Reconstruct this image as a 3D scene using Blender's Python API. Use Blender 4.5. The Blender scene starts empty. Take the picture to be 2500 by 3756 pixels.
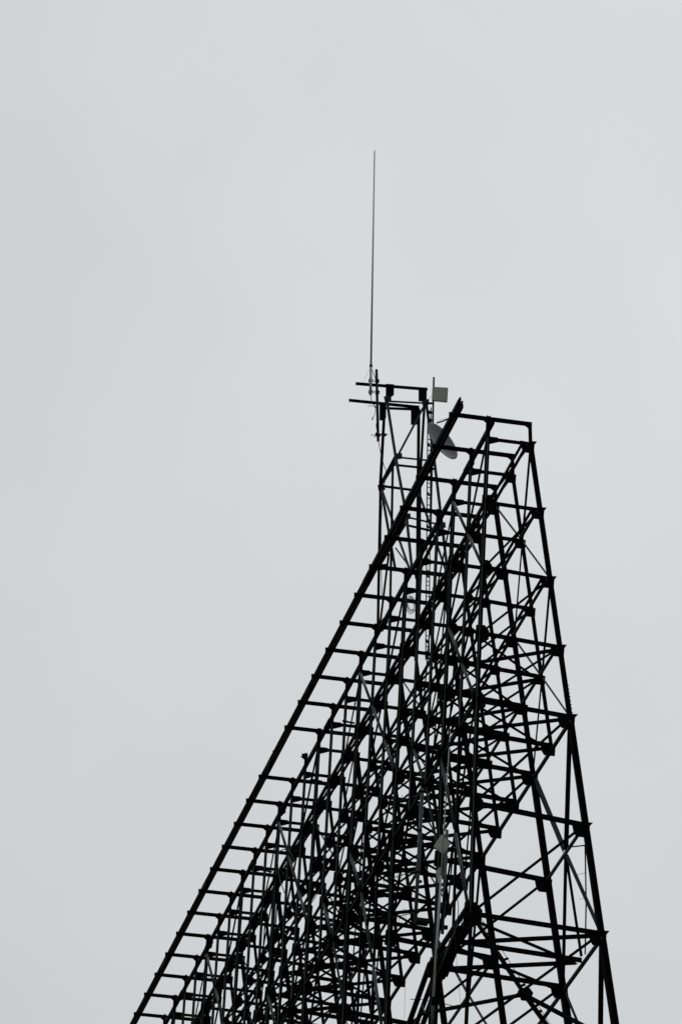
import bpy, bmesh, math, random
from mathutils import Vector as V, Matrix
rnd = random.Random(7)
# ------------------------------------------------------------------ camera
SC = bpy.context.scene
col = SC.collection
U = 2.0                                    # metres between two truss frames
PITCH, ROLL, PHI = 0.4865836, 0.0165632, 0.2218035
FPX = 17905.347                            # focal length in photo pixels (photo 3756 px high)
CAM = V((-30.4057, -120.5796, 1.6))
ZT = 1.6 + 34.52303 * U                    # height of the top chord above the ground
fw = V((math.sin(PHI)*math.cos(PITCH), math.cos(PHI)*math.cos(PITCH), math.sin(PITCH)))
r0 = V((math.cos(PHI), -math.sin(PHI), 0)); u0 = r0.cross(fw)
rt = r0*math.cos(ROLL) + u0*math.sin(ROLL); up = -r0*math.sin(ROLL) + u0*math.cos(ROLL)
cd = bpy.data.cameras.new('camera'); cam = bpy.data.objects.new('camera', cd); col.objects.link(cam)
m = Matrix(((rt.x, up.x, -fw.x), (rt.y, up.y, -fw.y), (rt.z, up.z, -fw.z)))
cam.matrix_world = Matrix.Translation(CAM) @ m.to_4x4()
cd.sensor_fit = 'VERTICAL'; cd.sensor_height = 36; cd.lens = FPX/3756*36
cd.clip_start = 0.5; cd.clip_end = 6000
SC.camera = cam
SC.view_settings.view_transform = 'Standard'; SC.view_settings.look = 'None'
SC.view_settings.exposure = 0; SC.view_settings.gamma = 1
# ------------------------------------------------------------------ overcast sky, bright ahead of the camera
W = bpy.data.worlds.new('World'); SC.world = W; W.use_nodes = True
nt = W.node_tree; nt.nodes.clear()
def nd(t, **k):
    n = nt.nodes.new(t)
    for a, b in k.items(): setattr(n, a, b)
    return n
SUN_EL, SUN_AZ = math.radians(48), math.radians(26)       # azimuth from +Y towards +X
L = nt.links.new
sky = nd('ShaderNodeTexSky', sky_type='NISHITA', sun_disc=False)
sky.sun_elevation = SUN_EL; sky.sun_rotation = SUN_AZ
sky.air_density = 1; sky.dust_density = 4
tc = nd('ShaderNodeTexCoord')
def math_(op, a, b=None, clamp=False):
    n = nd('ShaderNodeMath', operation=op, use_clamp=clamp)
    for i, x in enumerate((a, b)):
        if x is None: continue
        if isinstance(x, (int, float)): n.inputs[i].default_value = x
        else: L(x, n.inputs[i])
    return n.outputs[0]
def dirpix(x, y):
    return (rt*(x-1250) - up*(y-1878) + fw*FPX).normalized()
bright = dirpix(2300, 1500)
dt = nd('ShaderNodeVectorMath', operation='DOT_PRODUCT'); L(tc.outputs['Generated'], dt.inputs[0]); dt.inputs[1].default_value = bright
ang = math_('ARCCOSINE', math_('MINIMUM', dt.outputs['Value'], 0.99999))
mr = nd('ShaderNodeMapRange', interpolation_type='SMOOTHSTEP'); L(ang, mr.inputs[0])
mr.inputs[1].default_value = 0.0; mr.inputs[2].default_value = 0.30; mr.inputs[3].default_value = 0.628; mr.inputs[4].default_value = 0.565
mr2 = nd('ShaderNodeMapRange', interpolation_type='SMOOTHSTEP'); L(ang, mr2.inputs[0])
mr2.inputs[1].default_value = 0.25; mr2.inputs[2].default_value = 2.2; mr2.inputs[3].default_value = 1.0; mr2.inputs[4].default_value = 0.42
def noise(scale, detail, lo, hi):
    n = nd('ShaderNodeTexNoise'); n.inputs['Scale'].default_value = scale; n.inputs['Detail'].default_value = detail
    n.inputs['Roughness'].default_value = 0.45
    L(tc.outputs['Generated'], n.inputs['Vector'])
    r = nd('ShaderNodeMapRange'); L(n.outputs[0], r.inputs[0])
    r.inputs[1].default_value = .25; r.inputs[2].default_value = .75; r.inputs[3].default_value = lo; r.inputs[4].default_value = hi
    return r.outputs[0]
lum = math_('MULTIPLY', mr.outputs[0], mr2.outputs[0])
lum = math_('MULTIPLY', lum, noise(9, 4, .968, 1.032))
lum = math_('MULTIPLY', lum, noise(30, 5, .982, 1.018))
tint = nd('ShaderNodeMix', data_type='RGBA'); L(noise(14, 3, 0, 1), tint.inputs[0])
tint.inputs[6].default_value = (0.955, 0.998, 1.022, 1); tint.inputs[7].default_value = (.972, 0.996, 1.02, 1)
mul = nd('ShaderNodeVectorMath', operation='SCALE'); L(tint.outputs[2], mul.inputs[0]); L(lum, mul.inputs['Scale'])
b1 = nd('ShaderNodeBackground'); L(mul.outputs[0], b1.inputs[0]); b1.inputs[1].default_value = 1.06
b2 = nd('ShaderNodeBackground'); L(sky.outputs[0], b2.inputs[0]); b2.inputs[1].default_value = 0.07
mx = nd('ShaderNodeMixShader'); mx.inputs[0].default_value = 0.06; L(b1.outputs[0], mx.inputs[1]); L(b2.outputs[0], mx.inputs[2])
wo = nd('ShaderNodeOutputWorld'); L(mx.outputs[0], wo.inputs[0])
sl = bpy.data.lights.new('sun', 'SUN'); sl.energy = 0.5; sl.angle = math.radians(25); sl.color = (1, .97, .93)
so = bpy.data.objects.new('sun', sl); col.objects.link(so)
sd = V((math.sin(SUN_AZ)*math.cos(SUN_EL), math.cos(SUN_AZ)*math.cos(SUN_EL), math.sin(SUN_EL)))
so.rotation_euler = sd.to_track_quat('Z', 'Y').to_euler(); so.location = (0, 0, 120)

# ------------------------------------------------------------------ helpers
def at(px, py, k):
    """point on the vertical plane of truss frame k that projects to a photo pixel"""
    d = rt*(px-1250) - up*(py-1878) + fw*FPX
    t = ((k-1)*U - CAM.y)/d.y
    return CAM + d*t
def P(x, z, k=1.0): return V((x*U, (k-1)*U, ZT + z*U))
def mat(name, c1, c2, rough, metal=0.0, scale=6.0, spec=.4, bump=0.0):
    m = bpy.data.materials.new(name); m.use_nodes = True
    t = m.node_tree; b = t.nodes['Principled BSDF']
    tcn = t.nodes.new('ShaderNodeTexCoord')
    n = t.nodes.new('ShaderNodeTexNoise'); n.inputs['Scale'].default_value = scale; n.inputs['Detail'].default_value = 5
    t.links.new(tcn.outputs['Object'], n.inputs['Vector'])
    r = t.nodes.new('ShaderNodeValToRGB'); r.color_ramp.elements[0].position = .35; r.color_ramp.elements[1].position = .68
    r.color_ramp.elements[0].color = (*c1, 1); r.color_ramp.elements[1].color = (*c2, 1)
    t.links.new(n.outputs[0], r.inputs[0]); t.links.new(r.outputs[0], b.inputs['Base Color'])
    b.inputs['Roughness'].default_value = rough; b.inputs['Metallic'].default_value = metal
    b.inputs['Specular IOR Level'].default_value = spec
    if bump:
        bp = t.nodes.new('ShaderNodeBump'); bp.inputs['Strength'].default_value = bump
        t.links.new(n.outputs[0], bp.inputs['Height']); t.links.new(bp.outputs[0], b.inputs['Normal'])
    return m
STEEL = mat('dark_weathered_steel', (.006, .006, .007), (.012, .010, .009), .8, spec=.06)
GALV = mat('dull_galvanised_steel', (.022, .022, .023), (.05, .05, .051), .6, spec=.25)
GALV2 = mat('dark_galvanised_steel', (.022, .022, .023), (.036, .036, .037), .65, spec=.2)
POLE = mat('grey_painted_pole', (.10, .103, .107), (.14, .143, .146), .5, spec=.3)  # real poles, and the added highlight strips on the truss posts
FIBRE = mat('grey_fibreglass', (.6, .605, .61), (.68, .68, .685), .5, spec=.3)
PANEL = mat('cream_plastic_radome', (.50, .50, .44), (.56, .555, .49), .5, spec=.3)
DISH = mat('grey_dish_paint', (.16, .17, .185), (.2, .21, .225), .55, spec=.3)
RUBBER = mat('black_cable_rubber', (.012, .012, .012), (.02, .02, .02), .5, spec=.2)
GREYCABLE = mat('grey_cable_sheath', (.10, .10, .10), (.14, .14, .14), .5, spec=.2)
GRASS = mat('rough_grass_ground', (.03, .045, .018), (.06, .065, .03), .95, scale=.8, spec=.1)

class MB:
    def __init__(s): s.bm = bmesh.new()
    def axes(s, a, b, hint):
        t = (b-a).normalized(); h = V(hint)
        if abs(t.dot(h)) > .97: h = V((1, 0, 0)) if abs(t.x) < .9 else V((0, 0, 1))
        n = (h - t*h.dot(t)).normalized()          # along hint
        return t, n, t.cross(n)
    def prism(s, a, b, pts, hint=(0, 1, 0)):
        """extrude closed outline pts (n = along hint, q = across) from a to b"""
        t, n, q = s.axes(a, b, hint)
        A = [s.bm.verts.new(a + n*x + q*y) for x, y in pts]; B = [s.bm.verts.new(b + n*x + q*y) for x, y in pts]
        N = len(pts)
        for i in range(N): s.bm.faces.new((A[i], A[(i+1) % N], B[(i+1) % N], B[i]))
        s.bm.faces.new(A[::-1]); s.bm.faces.new(B)
    def bar(s, a, b, w, h, hint=(0, 1, 0), off=(0, 0)):
        """w along hint, h across"""
        x, y = off
        s.prism(a, b, [(x-w/2, y-h/2), (x+w/2, y-h/2), (x+w/2, y+h/2), (x-w/2, y+h/2)], hint)
    def ibeam(s, a, b, w, h, hint=(0, 1, 0), t=.014):
        W, H = w/2, h/2; c = t*.6
        s.prism(a, b, [(-W, -H), (W, -H), (W, -H+t), (c, -H+t), (c, H-t), (W, H-t), (W, H), (-W, H), (-W, H-t), (-c, H-t), (-c, -H+t), (-W, -H+t)], hint)
    def angle(s, a, b, w, hint=(0, 1, 0), t=.012, flip=1, off=(0, 0)):
        x, y = off; h = w/2*flip
        s.prism(a, b, [(x-w/2, y-h), (x+w/2, y-h), (x+w/2, y-h+t*flip), (x-w/2+t, y-h+t*flip), (x-w/2+t, y+h), (x-w/2, y+h)][::flip], hint)
    def dangle(s, a, b, w, hint=(0, 1, 0), gap=.02, t=.012):
        """two angles back to back"""
        s.angle(a, b, w*.5-gap/2+w*.25, hint, t, 1, (w*.18, w*.12)); s.angle(a, b, w*.7, hint, t, -1, (-w*.12, -w*.12))
    def tube(s, a, b, r, r2=None, n=8):
        r2 = r if r2 is None else r2
        t, p, q = s.axes(a, b, (0, 1, 0))
        A = []; B = []
        for i in range(n):
            g = 2*math.pi*i/n; d = p*math.cos(g) + q*math.sin(g)
            A.append(s.bm.verts.new(a+d*r)); B.append(s.bm.verts.new(b+d*r2))
        for i in range(n):
            f = s.bm.faces.new((A[i], A[(i+1) % n], B[(i+1) % n], B[i])); f.smooth = True
        s.bm.faces.new(A[::-1]); s.bm.faces.new(B)
    def path(s, pts, r, n=6):
        for a, b in zip(pts, pts[1:]): s.tube(a, b, r, n=n)
    def plate(s, pts, th, nrm=(0, 1, 0)):
        """flat polygon of 3-D points given thickness th along nrm"""
        d = V(nrm)*th/2
        A = [s.bm.verts.new(p-d) for p in pts]; B = [s.bm.verts.new(p+d) for p in pts]
        N = len(pts)
        s.bm.faces.new(A[::-1]); s.bm.faces.new(B)
        for i in range(N): s.bm.faces.new((A[i], A[(i+1) % N], B[(i+1) % N], B[i]))
    def data(s, name, m):
        bmesh.ops.recalc_face_normals(s.bm, faces=s.bm.faces)
        me = bpy.data.meshes.new(name); s.bm.to_mesh(me); s.bm.free(); me.materials.append(m)
        return me
    def build(s, name, m, parent=None, loc=None):
        return link(name, s.data(name, m), parent, loc)
def link(name, me, parent=None, loc=None):
    o = bpy.data.objects.new(name, me); col.objects.link(o)
    if parent: o.parent = parent
    if loc is not None: o.location = loc
    return o
def tag(o, label, cat=None, group=None, kind=None):
    if label: o['label'] = label
    if cat: o['category'] = cat
    if group: o['group'] = group
    if kind: o['kind'] = kind
    return o
def thing(name, label, cat, base, group=None):
    """Empty at the thing's base; its parts are built in world coordinates and shifted back"""
    o = bpy.data.objects.new(name, None); col.objects.link(o); o.location = base; o.empty_display_size = .3
    return tag(o, label, cat, group)
def part(mb, name, m, root, label=None):
    o = mb.build(name, m, root); 
    base = root.location if root.type == 'EMPTY' else V((0, 0, 0))
    o.location = -base
    if label: o['label'] = label
    return o

# ------------------------------------------------------------------ ground
g = MB(); S_ = 2500
g.plate([V((-S_, -S_, -.5)), V((S_, -S_, -.5)), V((S_, S_, -.5)), V((-S_, S_, -.5))], 1, (0, 0, 1))
tag(g.build('ground', GRASS), 'rough grassy ground under the steel tower', kind='structure')

# ------------------------------------------------------------------ the lattice tower: a long row of trapezoid truss frames
NF = 29
F = {0: (.572, 0), 1: (.572, -.331), 2: (.545, -1.381), 3: (.515, -2.437), 4: (.46, -3.502), 5: (.41, -4.569), 6: (.375, -6.165), 7: (.325, -7.847), 8: (.25, -9.62), 9: (.17, -11.6), 10: (.09, -13.7)}
R = {0: (1.196, -.01), 1: (1.204, -.328), 2: (1.345, -1.40), 3: (1.490, -2.50), 4: (1.632, -3.58), 5: (1.765, -4.66), 6: (1.968, -6.32), 7: (2.192, -7.94), 8: (2.434, -9.64), 9: (2.70, -11.6), 10: (2.98, -13.7)}
def f(l, k=1.): return P(F[l][0], F[l][1], k)
def r(l, k=1.): return P(R[l][0], R[l][1], k)
def main(k): return k == 1 or k % 3 == 0
base = V((0, 0, 0))
tower = thing('lattice_tower', 'huge dark steel lattice tower of many parallel truss frames receding down to the left', 'tower', P(1.2, 0, 1)*1.0)
tower.location = V((R[8][0]*U, 0, 0))
def foot(p, q):            # where the line p-q prolonged meets the ground
    t = (p.z - 0)/(p.z - q.z); return p + (q-p)*t

def frame_chords(k, ismain, botlev):
    mb = MB()
    # front post
    last = 10 if ismain else botlev
    mb.ibeam(f(0)+V((0, 0, .1)), f(5), .10 if ismain else .08, .115 if ismain else .085)
    if last > 5: mb.ibeam(f(5)-V((0, 0, .001)), f(7), .10, (.125 if k == 1 else .15) if ismain else .07)
    if ismain:
        if k == 1: mb.dangle(f(7), f(10), .13)
        else: mb.ibeam(f(7), f(10), .16, .24)
        mb.bar(f(10), foot(f(8), f(10)), .18, .18)
    # rear leg
    w = .165 if ismain else .105
    mb.ibeam(r(0)+V((0, 0, .05)), r(1), .09, .09)
    mb.ibeam(r(1), r(5), .11, w*.8)
    if ismain:
        mb.ibeam(r(5), r(7), .16, w)
        mb.ibeam(r(7), r(10), .2, w*1.12)
        mb.bar(r(10), foot(r(8), r(10)), .2, .2)
        if k == 0 or True:
            mb.bar(r(1)-V((.002, 0, .002)), r(5), .02, w*.86)
    return mb
def arm(mb, x0, x1, z, h=.108, w=.09):
    mb.ibeam(P(x0, z), P(x1, z), w, h)
def gusset(mb, c, pts, th=.03):
    mb.plate([c + V((x*U, 0, z*U)) for x, z in pts], th)
def build_frame(k, stub=False):
    ismain = main(k)
    braced = k in (2, 7, 8, 13, 14, 19, 20, 25, 26)
    root = part(frame_chords(k, ismain, 7 if braced else 5), 'truss_frame', STEEL, tower)
    put = lambda mb, n, m=STEEL: mb.build(n, m, root)
    # top arm with its knee brackets
    mb = MB()
    if stub:
        arm(mb, .50, .60, 0); mb.ibeam(P(-.0, -.0), P(.04, -.0), .09, .09)
    else:
        arm(mb, -.022, R[0][0]+.03, 0)
    put(mb, 'top_arm')
    mb = MB(); mb.plate([P(.572-.10, -.02), P(.572-.015, -.02), P(.572-.015, -.085), P(.572-.03, -.075)], .02); put(mb, 'knee_bracket')
    if not stub:
        mb = MB(); mb.plate([P(1.196-.10, -.02), P(1.196+.0, -.02), P(1.196, -.085), P(1.196-.02, -.075)], .02); put(mb, 'knee_bracket')
    mb = MB(); mb.bar(f(1)+V((-.035, -.058, 0)), f(5)+V((-.035, -.058, 0)), .014, .021); put(mb, 'edge_highlight', POLE)  # paler strip added along the post, its colour standing in for the lit edge
    if ismain:
        mb = MB(); mb.bar(f(5)+V((-.035, -.06, -.01)), f(7)+V((-.035, -.06, 0)), .014, .022); put(mb, 'edge_highlight', POLE)  # same added highlight strip, lower part of the main posts
    # level 1 arm with its bracket at the post
    mb = MB(); arm(mb, F[1][0]+.02, R[1][0], F[1][1], .085, .07)
    mb.plate([P(F[1][0], -.29), P(F[1][0]+.14, -.29), P(F[1][0]+.16, -.36), P(F[1][0], -.42)], .024)
    put(mb, 'crossbeam')
    levels = [2, 3, 4, 5] + ([6, 7, 8, 9] if ismain else ([7] if braced else []))
    for l in levels:
        mb = MB(); h = {2: .085, 3: .09, 4: .10, 5: .115, 6: .135, 7: .12}.get(l, .13)
        mb.ibeam(f(l), r(l), .09, h); put(mb, 'crossbeam')
    for l in range(1, 9 if ismain else 5):
        mb = MB(); w = .07 if l < 5 else .085
        mb.dangle(r(l) + (f(l+1)-r(l)).normalized()*.15, f(l+1), w); put(mb, 'diagonal_brace')
    # gusset plates: rear (with the purlin's pointed end sticking out) and front
    for l in range(1, 8 if ismain else 6):
        mb = MB(); s = (1.0 if l < 5 else 1.25) * (1.0 if ismain else .85)
        c = r(l)
        gusset(mb, c, [(-.155*s, .035*s), (-.13*s, -.10*s), (-.10*s, -.15*s), (.05*s, -.15*s), (.062*s, .02)])
        if k == 1: gusset(mb, c+V((0, -.05, 0)), [(.0, .035), (.092*s, .04), (.03*s, -.06)], .02)
        put(mb, 'gusset_plate')
    for l in range(2, 8 if ismain else 6):
        mb = MB(); s = {2: .9, 3: .85, 4: .95, 5: 1.0, 6: .95, 7: 1.25 if k == 1 else 1.1}[l]*(1 if ismain else .8)
        gusset(mb, f(l), [(-.07*s, .13*s), (.06*s, .14*s), (.13*s, .05*s), (.12*s, -.09*s), (.03*s, -.16*s), (-.09*s, -.12*s)], .035)
        put(mb, 'gusset_plate')
    for c in root.children: pass
    return root
tmpl = {}
def copy_tree(o, parent, dy):
    c = o.copy(); col.objects.link(c); c.parent = parent; c.location = o.location + V((0, dy, 0))
    for ch in list(o.children):
        d = ch.copy(); col.objects.link(d); d.parent = c
    return c
for k in range(1, NF+1):
    key = (main(k), k == 1, k == 3, k in (2, 7, 8, 13, 14, 19, 20, 25, 26), k == 13)
    if key in tmpl:
        src, k0 = tmpl[key]; o = copy_tree(src, tower, (k-k0)*U)
    else:
        o = build_frame(k, k == 13); o.location += V((0, (k-1)*U, 0)); tmpl[key] = (o, k)
    if k == 1: frame1 = o
frame1['label'] = 'nearest truss frame at the right-hand end of the tower, with the thickest legs'
# step bolts on the outer leg of the nearest frame
for (l, a, b) in ((4, .55, 1.0), (6, .58, 1.0)):
    p, q = r(l), r(l+1)
    n = int((q-p).length*(b-a)/.11)
    for i in range(n):
        c = p.lerp(q, a+(b-a)*i/n); mb = MB(); mb.tube(c+V((.04, -.03, 0)), c+V((.096, -.03, .010)), .012, n=6)
        mb.build('step_bolt', STEEL, frame1)

for k in (2.1, 7.5, 11.3, 14.8, 17.2, 20.9, 23.4):
    mb = MB(); mb.bar(P(.605, -.125, k), P(.605, -.125, k+.35), .13, .17, (0, 0, 1)); mb.bar(P(.645, -.17, k+.1), P(.645, -.17, k+.2), .04, .05); part(mb, 'splice_plate', STEEL, tower)
for k, z in ((6.2, -.1), (10.4, .1), (13.3, .1), (18.6, -.1), (22.2, .1)):
    mb = MB(); mb.bar(P(.056, 0, k), P(.056, 0, k+.3), .25, .12, (0, 0, 1)); part(mb, 'splice_plate', STEEL, tower)
for k in (9.3, 11.6, 15.4, 16.5):
    mb = MB(); x, z = F[2][0], F[2][1]; mb.bar(P(x-.20, z+.3, k), P(x, z+.28, k), .05, .05); part(mb, 'stub_bracket', STEEL, tower)
# longitudinal members ------------------------------------------------
K1 = NF + .35
def long_part(name, build, label=None, m=STEEL):
    mb = MB(); build(mb); return part(mb, name, m, tower, label)
def edge(mb):
    # pair of channels, the left one running on further than the right one
    for sx, st in ((-1, .56), (1, .66)):
        p, q = P(.066+sx*.021, 0, st), P(.066+sx*.021, 0, K1)
        mb.bar(p, q, .215, .014, (0, 0, 1))
        for z in (.092, -.092):
            mb.bar(p+V((sx*.026, 0, z)), q+V((sx*.026, 0, z)), .015, .04, (0, 0, 1))
        mb.bar(P(.066+sx*.048, 0, st+.05), P(.066+sx*.048, 0, 6.6), .15, .024, (0, 0, 1))
long_part('edge_girder', edge, 'thick double channel running along the cantilevered tips of the top arms')
def purlin(name, x, z, w, h, k0=.85, k1=K1, m=STEEL, label=None, kind='i'):
    def b(mb):
        if kind == 'i': mb.ibeam(P(x, z, k0), P(x, z, k1), h, w, (0, 0, 1))
        elif kind == 'tube': mb.tube(P(x, z, k0), P(x, z, k1), w/2)
        else: mb.bar(P(x, z, k0), P(x, z, k1), h, w, (0, 0, 1))
    return long_part(name, b, label, m)
purlin('purlin', .60, -.12, .10, .14)
purlin('purlin', F[2][0]-.01, F[2][1]+.03, .075, .11)
for l, w in ((3, .07), (4, .07), (5, .07)): purlin('purlin', F[l][0], F[l][1]+.02, w, .085)
for l in (1, 2, 3, 4):
    purlin('purlin', R[l][0]-.06, R[l][1]-.03, .07, .07, .98, K1, GALV2, kind='bar')
for l in (1, 2, 3):
    purlin('purlin', R[l][0]-.13, R[l][1]-.02, .06, .07, .98)
purlin('lower_chord', R[5][0]-.0, R[5][1]-.08, .085, .09, .98, K1, GALV2, kind='bar', label='slim lower chord joining the bottom ends of the shorter rear legs')
purlin('lower_chord', R[7][0]-.0, R[7][1]-.08, .085, .09, .98, K1, GALV2, kind='bar')
# laced girders at levels 5 and 7 of the front face
def laced(l, dz, w, k1=K1, k0=.9, step=.25):
    def b(mb):
        x, z = F[l]
        for zz in (z+dz/2, z-dz/2):
            for dx in (-.055, .055):
                mb.angle(P(x+dx, zz, k0), P(x+dx, zz, k1), w, (0, 0, 1), .016, 1 if zz > z else -1)
        n = int((k1-k0)/step)
        for i in range(n):
            a, c = k0+i*step, k0+(i+1)*step
            s = 1 if i % 2 else -1
            for dx in (-.055, .055): mb.bar(P(x+dx, z+s*dz/2, a), P(x+dx, z-s*dz/2, c), .012, .03, (1, 0, 0))
    return b
long_part('laced_girder', laced(7, .16, .11, 3.15), 'heavy laced girder low on the front face, left of the biggest gusset')
def knee(mb):
    a, b, c = at(1700, 3388, 1), at(1618, 3590, 3), at(1560, 3536, 3)
    for o in (-.09, .09): mb.angle(a+V((o, 0, 0)), b+V((o, 0, 0)), .17, (1, 0, 0), .02, 1 if o > 0 else -1)
    n = 7
    for i in range(n):
        p = a.lerp(b, i/n); q = f(7, 1+2*(i+.6)/n); q.z -= .1
        mb.bar(p, q, .014, .035, (1, 0, 0))
part_knee = long_part('knee_girder', knee)
mb = MB(); mb.plate([at(x, y, 3) for x, y in ((1603, 3468), (1640, 3480), (1652, 3545), (1630, 3592), (1568, 3585), (1566, 3550), (1590, 3530))], .05); part(mb, 'gusset_plate', STEEL, tower)
for x0, y0, x1, y1, w in ((1576, 3535, 1483, 3800, .13), (1598, 3560, 1510, 3800, .11), (1622, 3560, 1545, 3770, .12)):
    mb = MB(); mb.ibeam(at(x0, y0, 3), at(x1, y1, 4.4), w, w); part(mb, 'portal_leg', STEEL, tower)

def cross(a, b, w, m, name, kind='tube', label=None):
    mb = MB()
    d = (b-a).normalized()*.12
    if kind == 'tube': mb.tube(a+d, b-d, w/2, n=10)
    elif kind == 'bar': mb.bar(a+d, b-d, w*.6, w)
    else: mb.dangle(a+d, b-d, w)
    return part(mb, name, m, tower, label)
LB = 'lighter grey galvanised tube crossing the front face'
for (a, b) in ((1, 3), (6, 9), (12, 15), (18, 21), (24, 27)):
    n = b-a
    for l in (1, 3, 5) if n == 2 else (1, 4):
        e = l+n
        out = V((-.05, 0, 0))
        # both diagonals touch a node at every level
        for j in range(n):
            cross(f(l+j, b-j)+out, f(l+j+1, b-j-1)+out, .095, GALV, 'tube_brace', label=LB)
            cross(f(l+j, a+j)+out, f(l+j+1, a+j+1)+out, .075, STEEL, 'angle_brace', 'd')
    if n == 2:
        for l in (1, 3, 5):
            for (x0, x1, w) in ((a, a+1, .085), (b, b-1, .065)):
                cross(r(l, x0), r(l+1, x1), w if l < 5 else .16, STEEL if x0 == a else GALV2, 'rear_brace', 'd')
                cross(r(l+1, x1), r(l+2, x0), .06 if l < 5 else .12, GALV2 if x0 == a else STEEL, 'rear_brace', 'd')
        cross(r(7, a), r(8, a+1), .17, STEEL, 'rear_brace', 'd'); cross(r(7, b), r(8, a+1), .09, GALV2, 'rear_brace', 'd')
        cross(r(6, a+1), r(7, a+1), .10, STEEL, 'rear_brace', 'd')
        cross(r(6, a), r(6, b), .10, GALV2, 'rear_strut', 'bar')
        cross(r(8, a), r(8, b), .085, GALV2, 'rear_strut', 'bar')
    else:
        md = (a+b)/2
        for l in (1, 2, 3, 4):
            cross(r(l, a), r(l+1, a+1), .065, STEEL, 'rear_brace', 'd')
            cross(r(l, b), r(l+1, b-1), .06, GALV2, 'rear_brace', 'd')
            cross(r(l, a+1), r(l+1, a+2), .06, STEEL, 'rear_brace', 'd')
        for l in (5, 7):
            for x0 in (a, b):
                cross(r(l, x0), r(l+1, md), .095, STEEL if x0 == a else GALV2, 'rear_brace', 'd')
                cross(r(l+1, md), r(l+2, x0), .085, GALV2 if x0 == a else STEEL, 'rear_brace', 'd')
        cross(r(6, a), r(6, b), .10, GALV2, 'rear_strut', 'bar')
        cross(r(8, a), r(8, b), .085, GALV2, 'rear_strut', 'bar')
# plan bracing (horizontal cross bracing between neighbouring frames)
for k in range(1, 19):
    for l in (4, 5, 7) if k < 9 else (4, 5):
        if l == 7 and k in (3, 4, 5): continue
        mb = MB()
        for a, b in ((f(l, k), r(l, k+1)), (r(l, k), f(l, k+1))):
            d = (b-a).normalized()*.2; o = V((0, 0, -.06 if a.x > b.x else -.14))
            mb.angle(a+d+o, b-d+o, .085 if l < 7 else .10, (0, 0, 1), .014)
        part(mb, 'plan_brace', STEEL, tower)
# portal braces of the open bays
for (a, b) in ((3, 6), (9, 12), (15, 18), (21, 24)):
    cross(f(4, a+2), f(5, a+1), .09, GALV, 'tube_brace', label=LB)
    cross(f(4, a), f(5, a+1), .08, STEEL, 'angle_brace', 'd')
    cross(f(5, b-1), f(6, b), .09, STEEL, 'angle_brace', 'd')
    cross(f(5, a+1), f(6, a), .09, GALV2, 'angle_brace', 'd')
    for l in (1, 2, 3):
        cross(f(l, a), f(l+1, a+1), .06, STEEL, 'angle_brace', 'd')
# secondary bracing under level 7 with its own gusset
G = at(1923, 3650, 1.0)
mb = MB(); mb.plate([G+V((x, 0, z)) for x, z in ((-.2, .1), (-.12, .2), (.14, .22), (.24, .08), (.14, -.17), (-.1, -.16))], .04)
part(mb, 'gusset_plate', STEEL, tower)
for a, b, w in ((f(7), G, .11), (G, at(2060, 3840, 1), .13), (G, at(1540, 3722, 3), .10), (G, at(2190, 3790, 2), .12)):
    mb = MB(); mb.dangle(a, b, w*1.2); part(mb, 'portal_brace', STEEL, tower)

# ------------------------------------------------------------------ things mounted on the tower
def pipe_thing(name, label, cat, a, b, rad, m, group=None):
    t = thing(name, label, cat, b, group)
    mb = MB(); mb.tube(a, b, rad, n=12); part(mb, 'pole', m, t)
    return t
def clamp(t, a, b):
    mb = MB(); d = (b-a).normalized()
    for z in (-.03, .03): mb.tube(a-d*.1+V((0, 0, z)), b+d*.06+V((0, 0, z)), .012, n=6)
    mb.bar(a-V((0, 0, .05)), a+V((0, 0, .05)), .1, .1); mb.bar(b-V((0, 0, .045)), b+V((0, 0, .045)), .11, .11)
    part(mb, 'clamp', STEEL, t)

# the square mast on top ------------------------------------------------
z1 = lambda X, Y, s=500/1568, ox=1230, oy=1320: (ox+X*s, oy+Y*s)
KN, KF = 6.72, 7.28
mast = thing('lattice_mast', 'small square lattice mast rising from the top of the big tower', 'mast', at(1440, 2200, 7))
nl = [at(1418, 1470, 6.75), at(1450, 1675, 6.5), at(1490, 1895, 6.25), at(1512, 2110, 6.0)]
nr = [at(1562, 1478, 6.75), at(1592, 1690, 6.5), at(1620, 1925, 6.25), at(1645, 2140, 6.0)]
fl = [at(1410, 1495, 7.25), at(1395, 1780, 7.5), at(1389, 2075, 7.75), at(1385, 2310, 8.0)]
fr = [at(1535, 1500, 7.25), at(1532, 1798, 7.5), at(1530, 2105, 7.75), at(1524, 2420, 8.0)]
def leg(pts, m, w, label=None):
    mb = MB()
    for a, b in zip(pts, pts[1:]): mb.angle(a, b, w, (0, 1, 0), .016)
    part(mb, 'leg', m, mast, label)
leg(nl, GALV, .075); leg(nr, GALV, .075)
leg(fl, STEEL, .075); leg(fr, STEEL, .085)
def strut(a, b, w, m=STEEL, name='strut'):
    mb = MB(); mb.angle(a, b, w, (0, 0, 1) if abs((b-a).normalized().z) < .7 else (0, 1, 0), .014); part(mb, name, m, mast)
for i in (0, 1, 2):
    strut(nl[i], nr[i], .06, GALV2); strut(fl[i], fr[i], .09)
    if i:
        strut(nl[i], fl[i], .085); strut(nr[i], fr[i], .085)
        strut(nl[i]-V((0, 0, .22)), fl[i]-V((0, 0, .05)), .05); 
        strut(nl[i]-V((0, 0, .28)), nr[i]-V((0, 0, .28)), .08)
strut(at(1558, 1482, 6.75), at(1460, 1668, 6.52), .07, GALV, 'diagonal_brace')
strut(fl[1], at(1450, 2095, 7.4), .07, GALV, 'diagonal_brace')
strut(at(1395, 1784, 7.5), at(1505, 2100, 6.2), .06, GALV, 'diagonal_brace')
strut(fr[1], at(1640, 2110, 6.2), .06, GALV, 'diagonal_brace')
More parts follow.
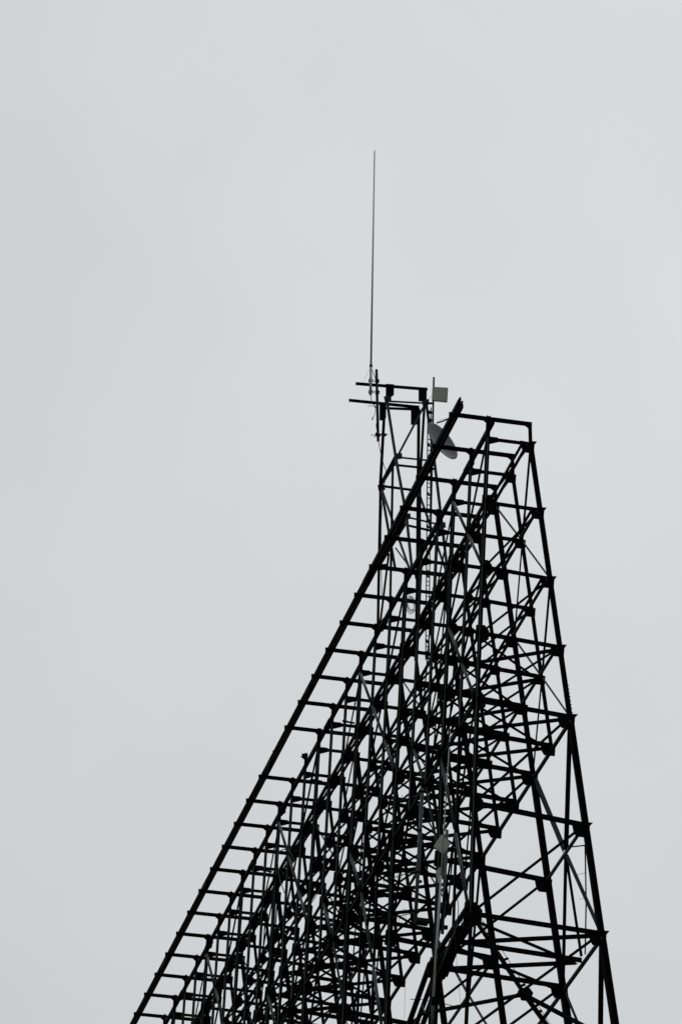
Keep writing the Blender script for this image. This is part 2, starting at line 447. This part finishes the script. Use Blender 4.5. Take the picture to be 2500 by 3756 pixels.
strut(at(1440, 1690, 6.6), at(1428, 2330, 7.4), .065, STEEL, 'diagonal_brace')
strut(at(1408, 1500, 7.2), at(1392, 1785, 7.4), .06, STEEL, 'diagonal_brace')
strut(at(1425, 2030, 7.4), at(1392, 2300, 7.9), .06, STEEL, 'diagonal_brace')
strut(at(1450, 2010, 7.0), at(1512, 2095, 6.3), .035, STEEL, 'diagonal_brace')
strut(at(1555, 1490, 6.8), at(1541, 1740, 7.2), .07, STEEL, 'diagonal_brace')
strut(at(1541, 1740, 7.2), at(1536, 2200, 7.6), .06, STEEL, 'diagonal_brace')
# top plates and the two long headers that carry the whip
for (x, y, w, h, k) in ((1414, 1408, 30, 48, 6.75), (1534, 1420, 30, 52, 6.75), (1391, 1480, 24, 62, 7.25), (1506, 1496, 30, 62, 7.25)):
    mb = MB(); mb.plate([at(x, y, k), at(x+w, y+2, k), at(x+w, y+h*.85, k), at(x+w*.7, y+h, k), at(x, y+h, k)], .02); part(mb, 'head_plate', STEEL, mast)
for (x0, y0, x1, y1, k) in ((1304, 1407, 1567, 1428, 6.73), (1279, 1468, 1537, 1494, 7.23)):
    mb = MB(); mb.ibeam(at(x0, y0, k), at(x1, y1, k), .06, .085); 
    part(mb, 'header_beam', STEEL, mast)
for (x, y, k) in ((1459, 1672, 6.5), (1396, 1787, 7.5), (1490, 1893, 6.25), (1618, 1925, 6.25), (1557, 1474, 6.74), (1419, 1462, 6.74), (1402, 2078, 7.75), (1530, 2110, 7.75)):
    mb = MB(); mb.plate([at(x-12, y-8, k-.03), at(x+14, y-10, k-.03), at(x+16, y+10, k-.03), at(x-8, y+14, k-.03)], .02); part(mb, 'gusset_plate', STEEL if k > 7 else GALV2, mast)

# whip antenna
b = at(1358, 1448, 6.6); t_ = at(1373, 552, 6.6)
wh = thing('whip_antenna', 'tall thin grey whip antenna reaching far above everything else', 'antenna', b)
mid = b.lerp(t_, .115)
mb = MB(); mb.tube(b+(t_-b)*.0, mid, .043, n=12); part(mb, 'mounting_sleeve', FIBRE, wh)
mb = MB(); mb.tube(mid, b.lerp(t_, .99), .034, .022, 12); part(mb, 'rod', FIBRE, wh)
mb = MB(); mb.tube(b.lerp(t_, .988), t_, .021, .012, 8); part(mb, 'tip_cap', RUBBER, wh)
mb = MB(); mb.tube(mid-V((0, 0, .04)), mid+V((0, 0, .04)), .052, n=12)
mb.path([mid, at(1331, 1402, 6.6)], .004); mb.path([mid, at(1380, 1400, 6.7)], .010)
mb.path([mid-V((0, 0, .02)), at(1380, 1402, 6.7)], .006)
part(mb, 'tie_wires', STEEL, wh)
pl = pipe_thing('mounting_pole', 'thick dark vertical pole clamped beside the base of the tall whip antenna', 'pole', at(1380, 1356, 6.7), at(1386, 1618, 6.7), .046, GALV2)
for y in (1396, 1437): clamp(pl, at(1381.5+(y-1356)*.02, y+2, 6.66), at(1358, y, 6.62))
mb = MB()
c = at(1385, 1595, 6.7)
mb.bar(at(1376, 1592, 6.75), at(1395, 1597, 6.75), .06, .09); mb.bar(at(1398, 1592, 7.1), at(1416, 1596, 7.1), .06, .08)
mb.tube(at(1360, 1596, 6.65), at(1422, 1593, 7.1), .012); mb.tube(at(1372, 1603, 6.6), at(1400, 1590, 6.9), .012)
part(mb, 'lower_clamp', STEEL, pl)
cb = thing('coax_cable', 'thin black feed cable hanging down from the base of the tall whip', 'cable', at(1359, 1450, 6.6))
def bez(pts, n=8):
    out = []
    P_ = [pts[0]*2-pts[1]] + pts + [pts[-1]*2-pts[-2]]
    for i in range(1, len(P_)-2):
        for j in range(n):
            t = j/n; a, b, c, d = P_[i-1:i+3]
            out.append(.5*((2*b)+(c-a)*t+(2*a-5*b+4*c-d)*t*t+(3*b-a-3*c+d)*t**3))
    return out+[pts[-1]]
mb = MB(); mb.path(bez([at(1359, 1448, 6.6), at(1362, 1470, 6.6), at(1371, 1485, 6.6), at(1380, 1500, 6.62), at(1386, 1530, 6.62), at(1379, 1560, 6.6), at(1384, 1590, 6.62), at(1391, 1640, 6.9), at(1405, 1700, 7), at(1415, 1730, 7), at(1411, 1765, 7.1), at(1405, 1800, 7.2), at(1398, 1900, 7.3), at(1397, 2060, 7.4), at(1400, 2200, 7.6)]), .012); part(mb, 'sheath', RUBBER, cb)
mb = MB(); mb.path(bez([at(1348, 1489, 6.6), at(1372, 1491, 6.62), at(1376, 1512, 6.62), at(1367, 1532, 6.62)]), .009); mb.bar(at(1367, 1530, 6.62), at(1364, 1540, 6.62), .03, .035); part(mb, 'loose_end', RUBBER, cb)

# panel antenna with its pole beside the mast
pp = pipe_thing('mounting_pole', 'slim dark vertical pole behind the small cream panel antenna at the mast top', 'pole', at(1590, 1384, 6.55), at(1577, 2000, 6.55), .032, GALV2)
for y, x in ((1478, 1560), (1512, 1568), (1540, 1570), (1700, 1568)):
    mb = MB(); mb.bar(at(x, y, 6.6), at(1590-(y-1384)*.02, y+2, 6.56), .05, .055); part(mb, 'clamp', STEEL, pp)
def box_panel(name, label, corners, k, th, m, back=True, group=None):
    pts = [at(x, y, k) for x, y in corners]
    t = thing(name, label, 'antenna', sum(pts, V((0, 0, 0)))/4, group)
    n = (pts[1]-pts[0]).cross(pts[2]-pts[0]).normalized()
    if n.y > 0: n = -n
    mb = MB(); mb.plate(pts, th, n)
    ge = [e for e in mb.bm.edges]
    bmesh.ops.bevel(mb.bm, geom=ge, offset=.012, segments=2, affect='EDGES')
    part(mb, 'radome', m, t)
    c = sum(pts, V((0, 0, 0)))/4
    mb = MB(); mb.tube(c-n*(th/2+.0), c-n*(th/2+.12), .04, n=10); part(mb, 'mounting_bracket', STEEL, t)
    return t
box_panel('panel_antenna', 'small square cream panel antenna on the slim pole at the mast top', [(1585, 1420), (1642, 1423), (1639, 1476), (1583, 1470)], 6.4, .07, PANEL)
mb = MB(); mb.path(bez([at(1572, 1470, 6.6), at(1576, 1458, 6.5), at(1583, 1452, 6.5)]), .006); tag(mb.build('jumper_cable', RUBBER), 'tiny black jumper cable curving up to the cream panel antenna at the mast top', 'cable')

# dish antenna, seen edge-on from behind
dc = at(1622, 1617, 5.2)
dish = thing('dish_antenna', 'round grey dish antenna tilted edge-on beside the mast top', 'antenna', dc)
major = (at(1660, 1685, 5.2) - at(1583, 1551, 5.2)); R_ = major.length/2; ma = major.normalized()
view = (dc-CAM).normalized(); mi = ma.cross(view).normalized()
sq = .41
nrm = (view*sq - mi*math.sqrt(1-sq*sq)).normalized()        # axis of the dish
b2_ = ma.cross(nrm).normalized()
mb = MB(); rings = 9; seg = 40; prev = None; prev2 = None
def ringv(rr, off): return [mb.bm.verts.new(dc + (ma*math.cos(2*math.pi*j/seg)+b2_*math.sin(2*math.pi*j/seg))*rr + nrm*off) for j in range(seg)]
dep = .12
Rg = []
for side in (0, 1):
    Rr = [ringv(R_*i/rings, dep*(1-(i/rings)**2)*1.0 + (.014 if side else 0)) for i in range(1, rings+1)]
    c = mb.bm.verts.new(dc + nrm*(dep+(.014 if side else 0)))
    for j in range(seg):
        mb.bm.faces.new((c, Rr[0][j], Rr[0][(j+1) % seg])).smooth = True
        for a_, b_ in zip(Rr, Rr[1:]): mb.bm.faces.new((a_[j], b_[j], b_[(j+1) % seg], a_[(j+1) % seg])).smooth = True
    Rg.append(Rr[-1])
for j in range(seg): mb.bm.faces.new((Rg[0][j], Rg[1][j], Rg[1][(j+1) % seg], Rg[0][(j+1) % seg]))
part(mb, 'reflector', DISH, dish)
mb = MB(); mb.tube(dc+nrm*.10, dc+nrm*.30, .07, n=12); mb.bar(dc+nrm*.2-V((0, 0, .14)), dc+nrm*.2+V((0, 0, .14)), .12, .12)
mb.tube(dc+nrm*.25, at(1581, 1640, 6.4), .03); part(mb, 'mounting_bracket', STEEL, dish)
mb = MB(); mb.path([at(1602, 1551, 5.2), at(1620, 1546, 5.1), at(1648, 1534, 5.0)], .024, 8); mb.path(bez([at(1600, 1549, 5.2), at(1615, 1541, 5.1), at(1648, 1533, 5.0)]), .005)
part(mb, 'feed_arm', GALV2, dish)

# cable ladder up the mast
lad = thing('cable_ladder', 'narrow vertical cable ladder running down the right side of the small mast', 'ladder', at(1568, 2400, 7.0))
mb = MB()
for dx in (0, 12): mb.bar(at(1568+dx, 1495, 7), at(1560+dx, 2420, 7), .03, .03)
part(mb, 'rail', STEEL, lad)
mb = MB()
for i in range(46):
    y = 1510+i*20; x = 1568-(y-1495)*8/925
    mb.bar(at(x, y, 7), at(x+12, y+(5 if i % 2 else -4), 7), .02, .02)
    if i % 3 == 0: mb.bar(at(x+1, y-4, 6.98), at(x+8, y+8, 6.98), .05, .05)
part(mb, 'rungs', STEEL, lad)

# coil of cable
mb = MB(); c = V((0, 0, 0)); 
for i in range(9):
    cx, cy = 1507+rnd.uniform(-5, 5), 2220+rnd.uniform(-8, 8); rx, ry = rnd.uniform(9, 17), rnd.uniform(24, 36); ph = rnd.uniform(-.35, .35)
    pts = []
    for j in range(25):
        g = 2*math.pi*j/24; x = rx*math.cos(g); y = ry*math.sin(g)
        pts.append(at(cx+x*math.cos(ph)-y*math.sin(ph), cy+x*math.sin(ph)+y*math.cos(ph), 4.6+.1*i/9+.03*math.sin(g)))
    mb.path(pts, .005, 5)
tag(mb.build('cable_coil', RUBBER), 'loose coil of thin black cable hanging inside the upper part of the tower', 'cable')

# hanging cable loop on the left side
mb = MB(); mb.path(bez([at(1085, 3165, 12), at(1056, 3118, 12), at(1024, 3125, 12), at(1019, 3160, 12), at(1025, 3220, 12), at(1050, 3290, 12), at(1078, 3340, 12), at(1094, 3352, 12), at(1120, 3338, 12), at(1150, 3300, 12), at(1178, 3250, 12)]), .016)
tag(mb.build('hanging_cable', GREYCABLE), 'grey cable hanging in a long U-shaped loop across the left half of the tower', 'cable')

# second whip and its neighbours in the middle of the tower
b = at(1588, 3660, 2.6); t_ = at(1650, 2682, 2.6)
w2 = thing('whip_antenna', 'long light grey whip antenna leaning across the diamond-shaped panel, low in the tower', 'antenna', b)
mb = MB(); mb.tube(b, b.lerp(t_, .45), .040, .030, 12); part(mb, 'lower_rod', FIBRE, w2)
mb = MB(); mb.tube(b.lerp(t_, .45), t_, .026, .014, 12); part(mb, 'upper_rod', FIBRE, w2)
mb = MB(); mb.tube(at(1588, 3660, 2.6), at(1583, 3775, 2.6), .045, n=12); part(mb, 'mounting_sleeve', POLE, w2)
mb = MB(); c = at(1588, 3672, 2.6); mb.bar(c-V((0, 0, .1)), c+V((0, 0, .1)), .13, .13)
for x, y in ((1503, 3666), (1570, 3668)): pass
mb.path([at(1503, 3665, 2.55), at(1548, 3667, 2.55), at(1588, 3673, 2.55), at(1625, 3681, 2.55), at(1668, 3692, 2.5)], .011)
mb.bar(at(1580, 3683, 2.5), at(1602, 3686, 2.5), .05, .05)
part(mb, 'ground_plane_rods', STEEL, w2)

p2 = pipe_thing('mounting_pole', 'grey vertical pole behind the diamond-shaped panel in the middle of the tower', 'pole', at(1638, 3045, 2.75), at(1621, 3425, 2.75), .048, POLE)
mb = MB()
mb.bar(at(1628, 3212, 2.8), at(1700, 3214, 2.8), .05, .06)
part(mb, 'clamp', STEEL, p2)
for y in (3325, 3400): mb = MB(); mb.bar(at(1620, y, 2.8), at(1640, y+3, 2.8), .1, .1); part(mb, 'clamp', STEEL, p2)
box_panel('panel_antenna', 'square grey panel antenna turned on its corner in the middle of the tower', [(1617, 3061), (1652, 3096), (1624, 3134), (1588, 3106)], 2.68, .07, mat('grey_plastic_radome', (.66, .67, .62), (.72, .73, .67), .5))
box_panel('panel_antenna', 'narrow pale panel antenna seen side-on just below the diamond-shaped panel', [(1611, 3180), (1622, 3200), (1607, 3242), (1597, 3196)], 2.68, .05, mat('pale_plastic_radome', (.62, .63, .63), (.68, .685, .68), .5))

# pole with three yagis
p3 = pipe_thing('mounting_pole', 'thick grey vertical pole carrying three comb-like antennas left of the diamond panel', 'pole', at(1548, 2893, 3.9), at(1522, 3386, 3.9), .057, POLE)
for y in (2905, 3048, 3200, 3348): 
    mb = MB(); c = at(1547-(y-2893)*.053, y, 3.9); mb.tube(c-V((0, 0, .03)), c+V((0, 0, .03)), .066, n=12); part(mb, 'pole_band', STEEL, p3)
for y in (2965, 3093, 3235): mb = MB(); mb.bar(at(1550-(y-2893)*.05, y, 4), at(1562-(y-2893)*.05, y-2, 4.0), .09, .07); part(mb, 'clamp', GALV2, p3)
mb = MB(); mb.bar(at(1524, 3378, 3.9), at(1570, 3384, 3.9), .35, .1, (0, 1, 0)); part(mb, 'base_plate', GALV2, p3)
def yagi(label, x0, y0, x1, y1, elems):
    t = thing('yagi_antenna', label, 'antenna', at(x0, y0, 3.85), 'comb-like antennas on the thick grey pole')
    mb = MB(); mb.tube(at(x0, y0, 3.85), at(x1, y1, 3.5), .014); part(mb, 'boom', GALV, t)
    for s, h in elems:
        x, y, k = x0+(x1-x0)*s, y0+(y1-y0)*s, 3.85+(3.5-3.85)*s
        mb = MB(); mb.tube(at(x, y-h, k), at(x-1, y+h, k), .0065, n=6); part(mb, 'element', STEEL, t)
    x, y, k = x0+(x1-x0)*.3, y0+(y1-y0)*.3, 3.74
    mb = MB(); mb.path(bez([at(x-4, y+20, k), at(x-4, y-16, k), at(x, y-21, k), at(x+4, y-16, k), at(x+4, y+20, k)], 4), .0065); part(mb, 'driven_loop', STEEL, t)
E_ = [(.12, 21), (.45, 20), (.58, 20), (.76, 19), (.98, 18)]
yagi('uppermost comb-like antenna, its boom pointing down-left from the top of the thick grey pole', 1542, 2914, 1424, 2951, E_)
yagi('middle comb-like antenna on the thick grey pole', 1530, 3192, 1405, 3231, E_)
yagi('lowest comb-like antenna near the foot of the thick grey pole', 1520, 3347, 1397, 3375, E_)

# ladder along the diagonal portal brace, with hoops
l2 = thing('cable_ladder', 'thin-railed ladder lying along the long diagonal brace at the lower right', 'ladder', at(2000, 3756, .8))
mb = MB()
for o in (0, 15): mb.tube(at(1752+o, 3370+o*.2, .85), at(2003+o, 3760, .85), .0085)
part(mb, 'rail', STEEL, l2)
for y in (3425, 3520, 3616, 3712):
    mb = MB(); x = 1752+(y-3370)*251/390; mb.bar(at(x-10, y+3, .85), at(x+14, y-5, .85), .06, .06); part(mb, 'clamp', STEEL, l2)

# safety-line pipe with bent top beside the right-hand leg
l3 = thing('rung_pipe', 'thin vertical pipe with a bent top hanging between the two right-hand legs', 'pipe', at(2146, 3500, 1.6))
mb = MB(); mb.path([at(2085, 3107, 1.6), at(2143, 3101, 1.5), at(2144, 3108, 1.5), at(2148, 3310, 1.5), at(2144, 3500, 1.5)], .021, 8); part(mb, 'pipe', STEEL, l3)
mb = MB()
for x0, y0, x1, y1 in ((2147, 3202, 2108, 3210), (2148, 3291, 2122, 3299)): mb.tube(at(x0, y0, 1.5), at(x1, y1, 1.4), .006)
for i in range(36):
    y = 3120+i*10; mb.tube(at(2143, y, 1.5), at(2149, y, 1.5), .007, n=5)
part(mb, 'rung', STEEL, l3)

# hanging thin lines, insulators
for i, (pts, k, lab) in enumerate((
    ([(1487, 3575), (1484, 3660), (1482, 3735)], 3.2, 'thin vertical wire hanging in the open gap at the bottom centre'),
    ([(1662, 3320), (1672, 3500), (1685, 3650), (1692, 3700)], 1.2, 'thin wire hanging below the large black gusset at the lower right'),
    ([(1677, 3300), (1680, 3330), (1676, 3380), (1668, 3430)], 1.2, 'short curved cable beside the large black gusset'),
    ([(1548, 1985), (1553, 2010), (1550, 2080), (1541, 2140)], 6.0, 'thin wire hanging inside the small mast'))):
    mb = MB(); mb.path(bez([at(x, y, k) for x, y in pts], 5), .0045 if i != 2 else .012); tag(mb.build('wire', RUBBER), lab, 'wire')
mb = MB(); mb.path(bez([at(1549, 3686, 2.3), at(1551, 3700, 2.3), at(1560, 3716, 2.3)], 5), .02); tag(mb.build('cable_end', GREYCABLE), 'short curved grey cable end at the very bottom, left of the leaning whip base', 'cable')
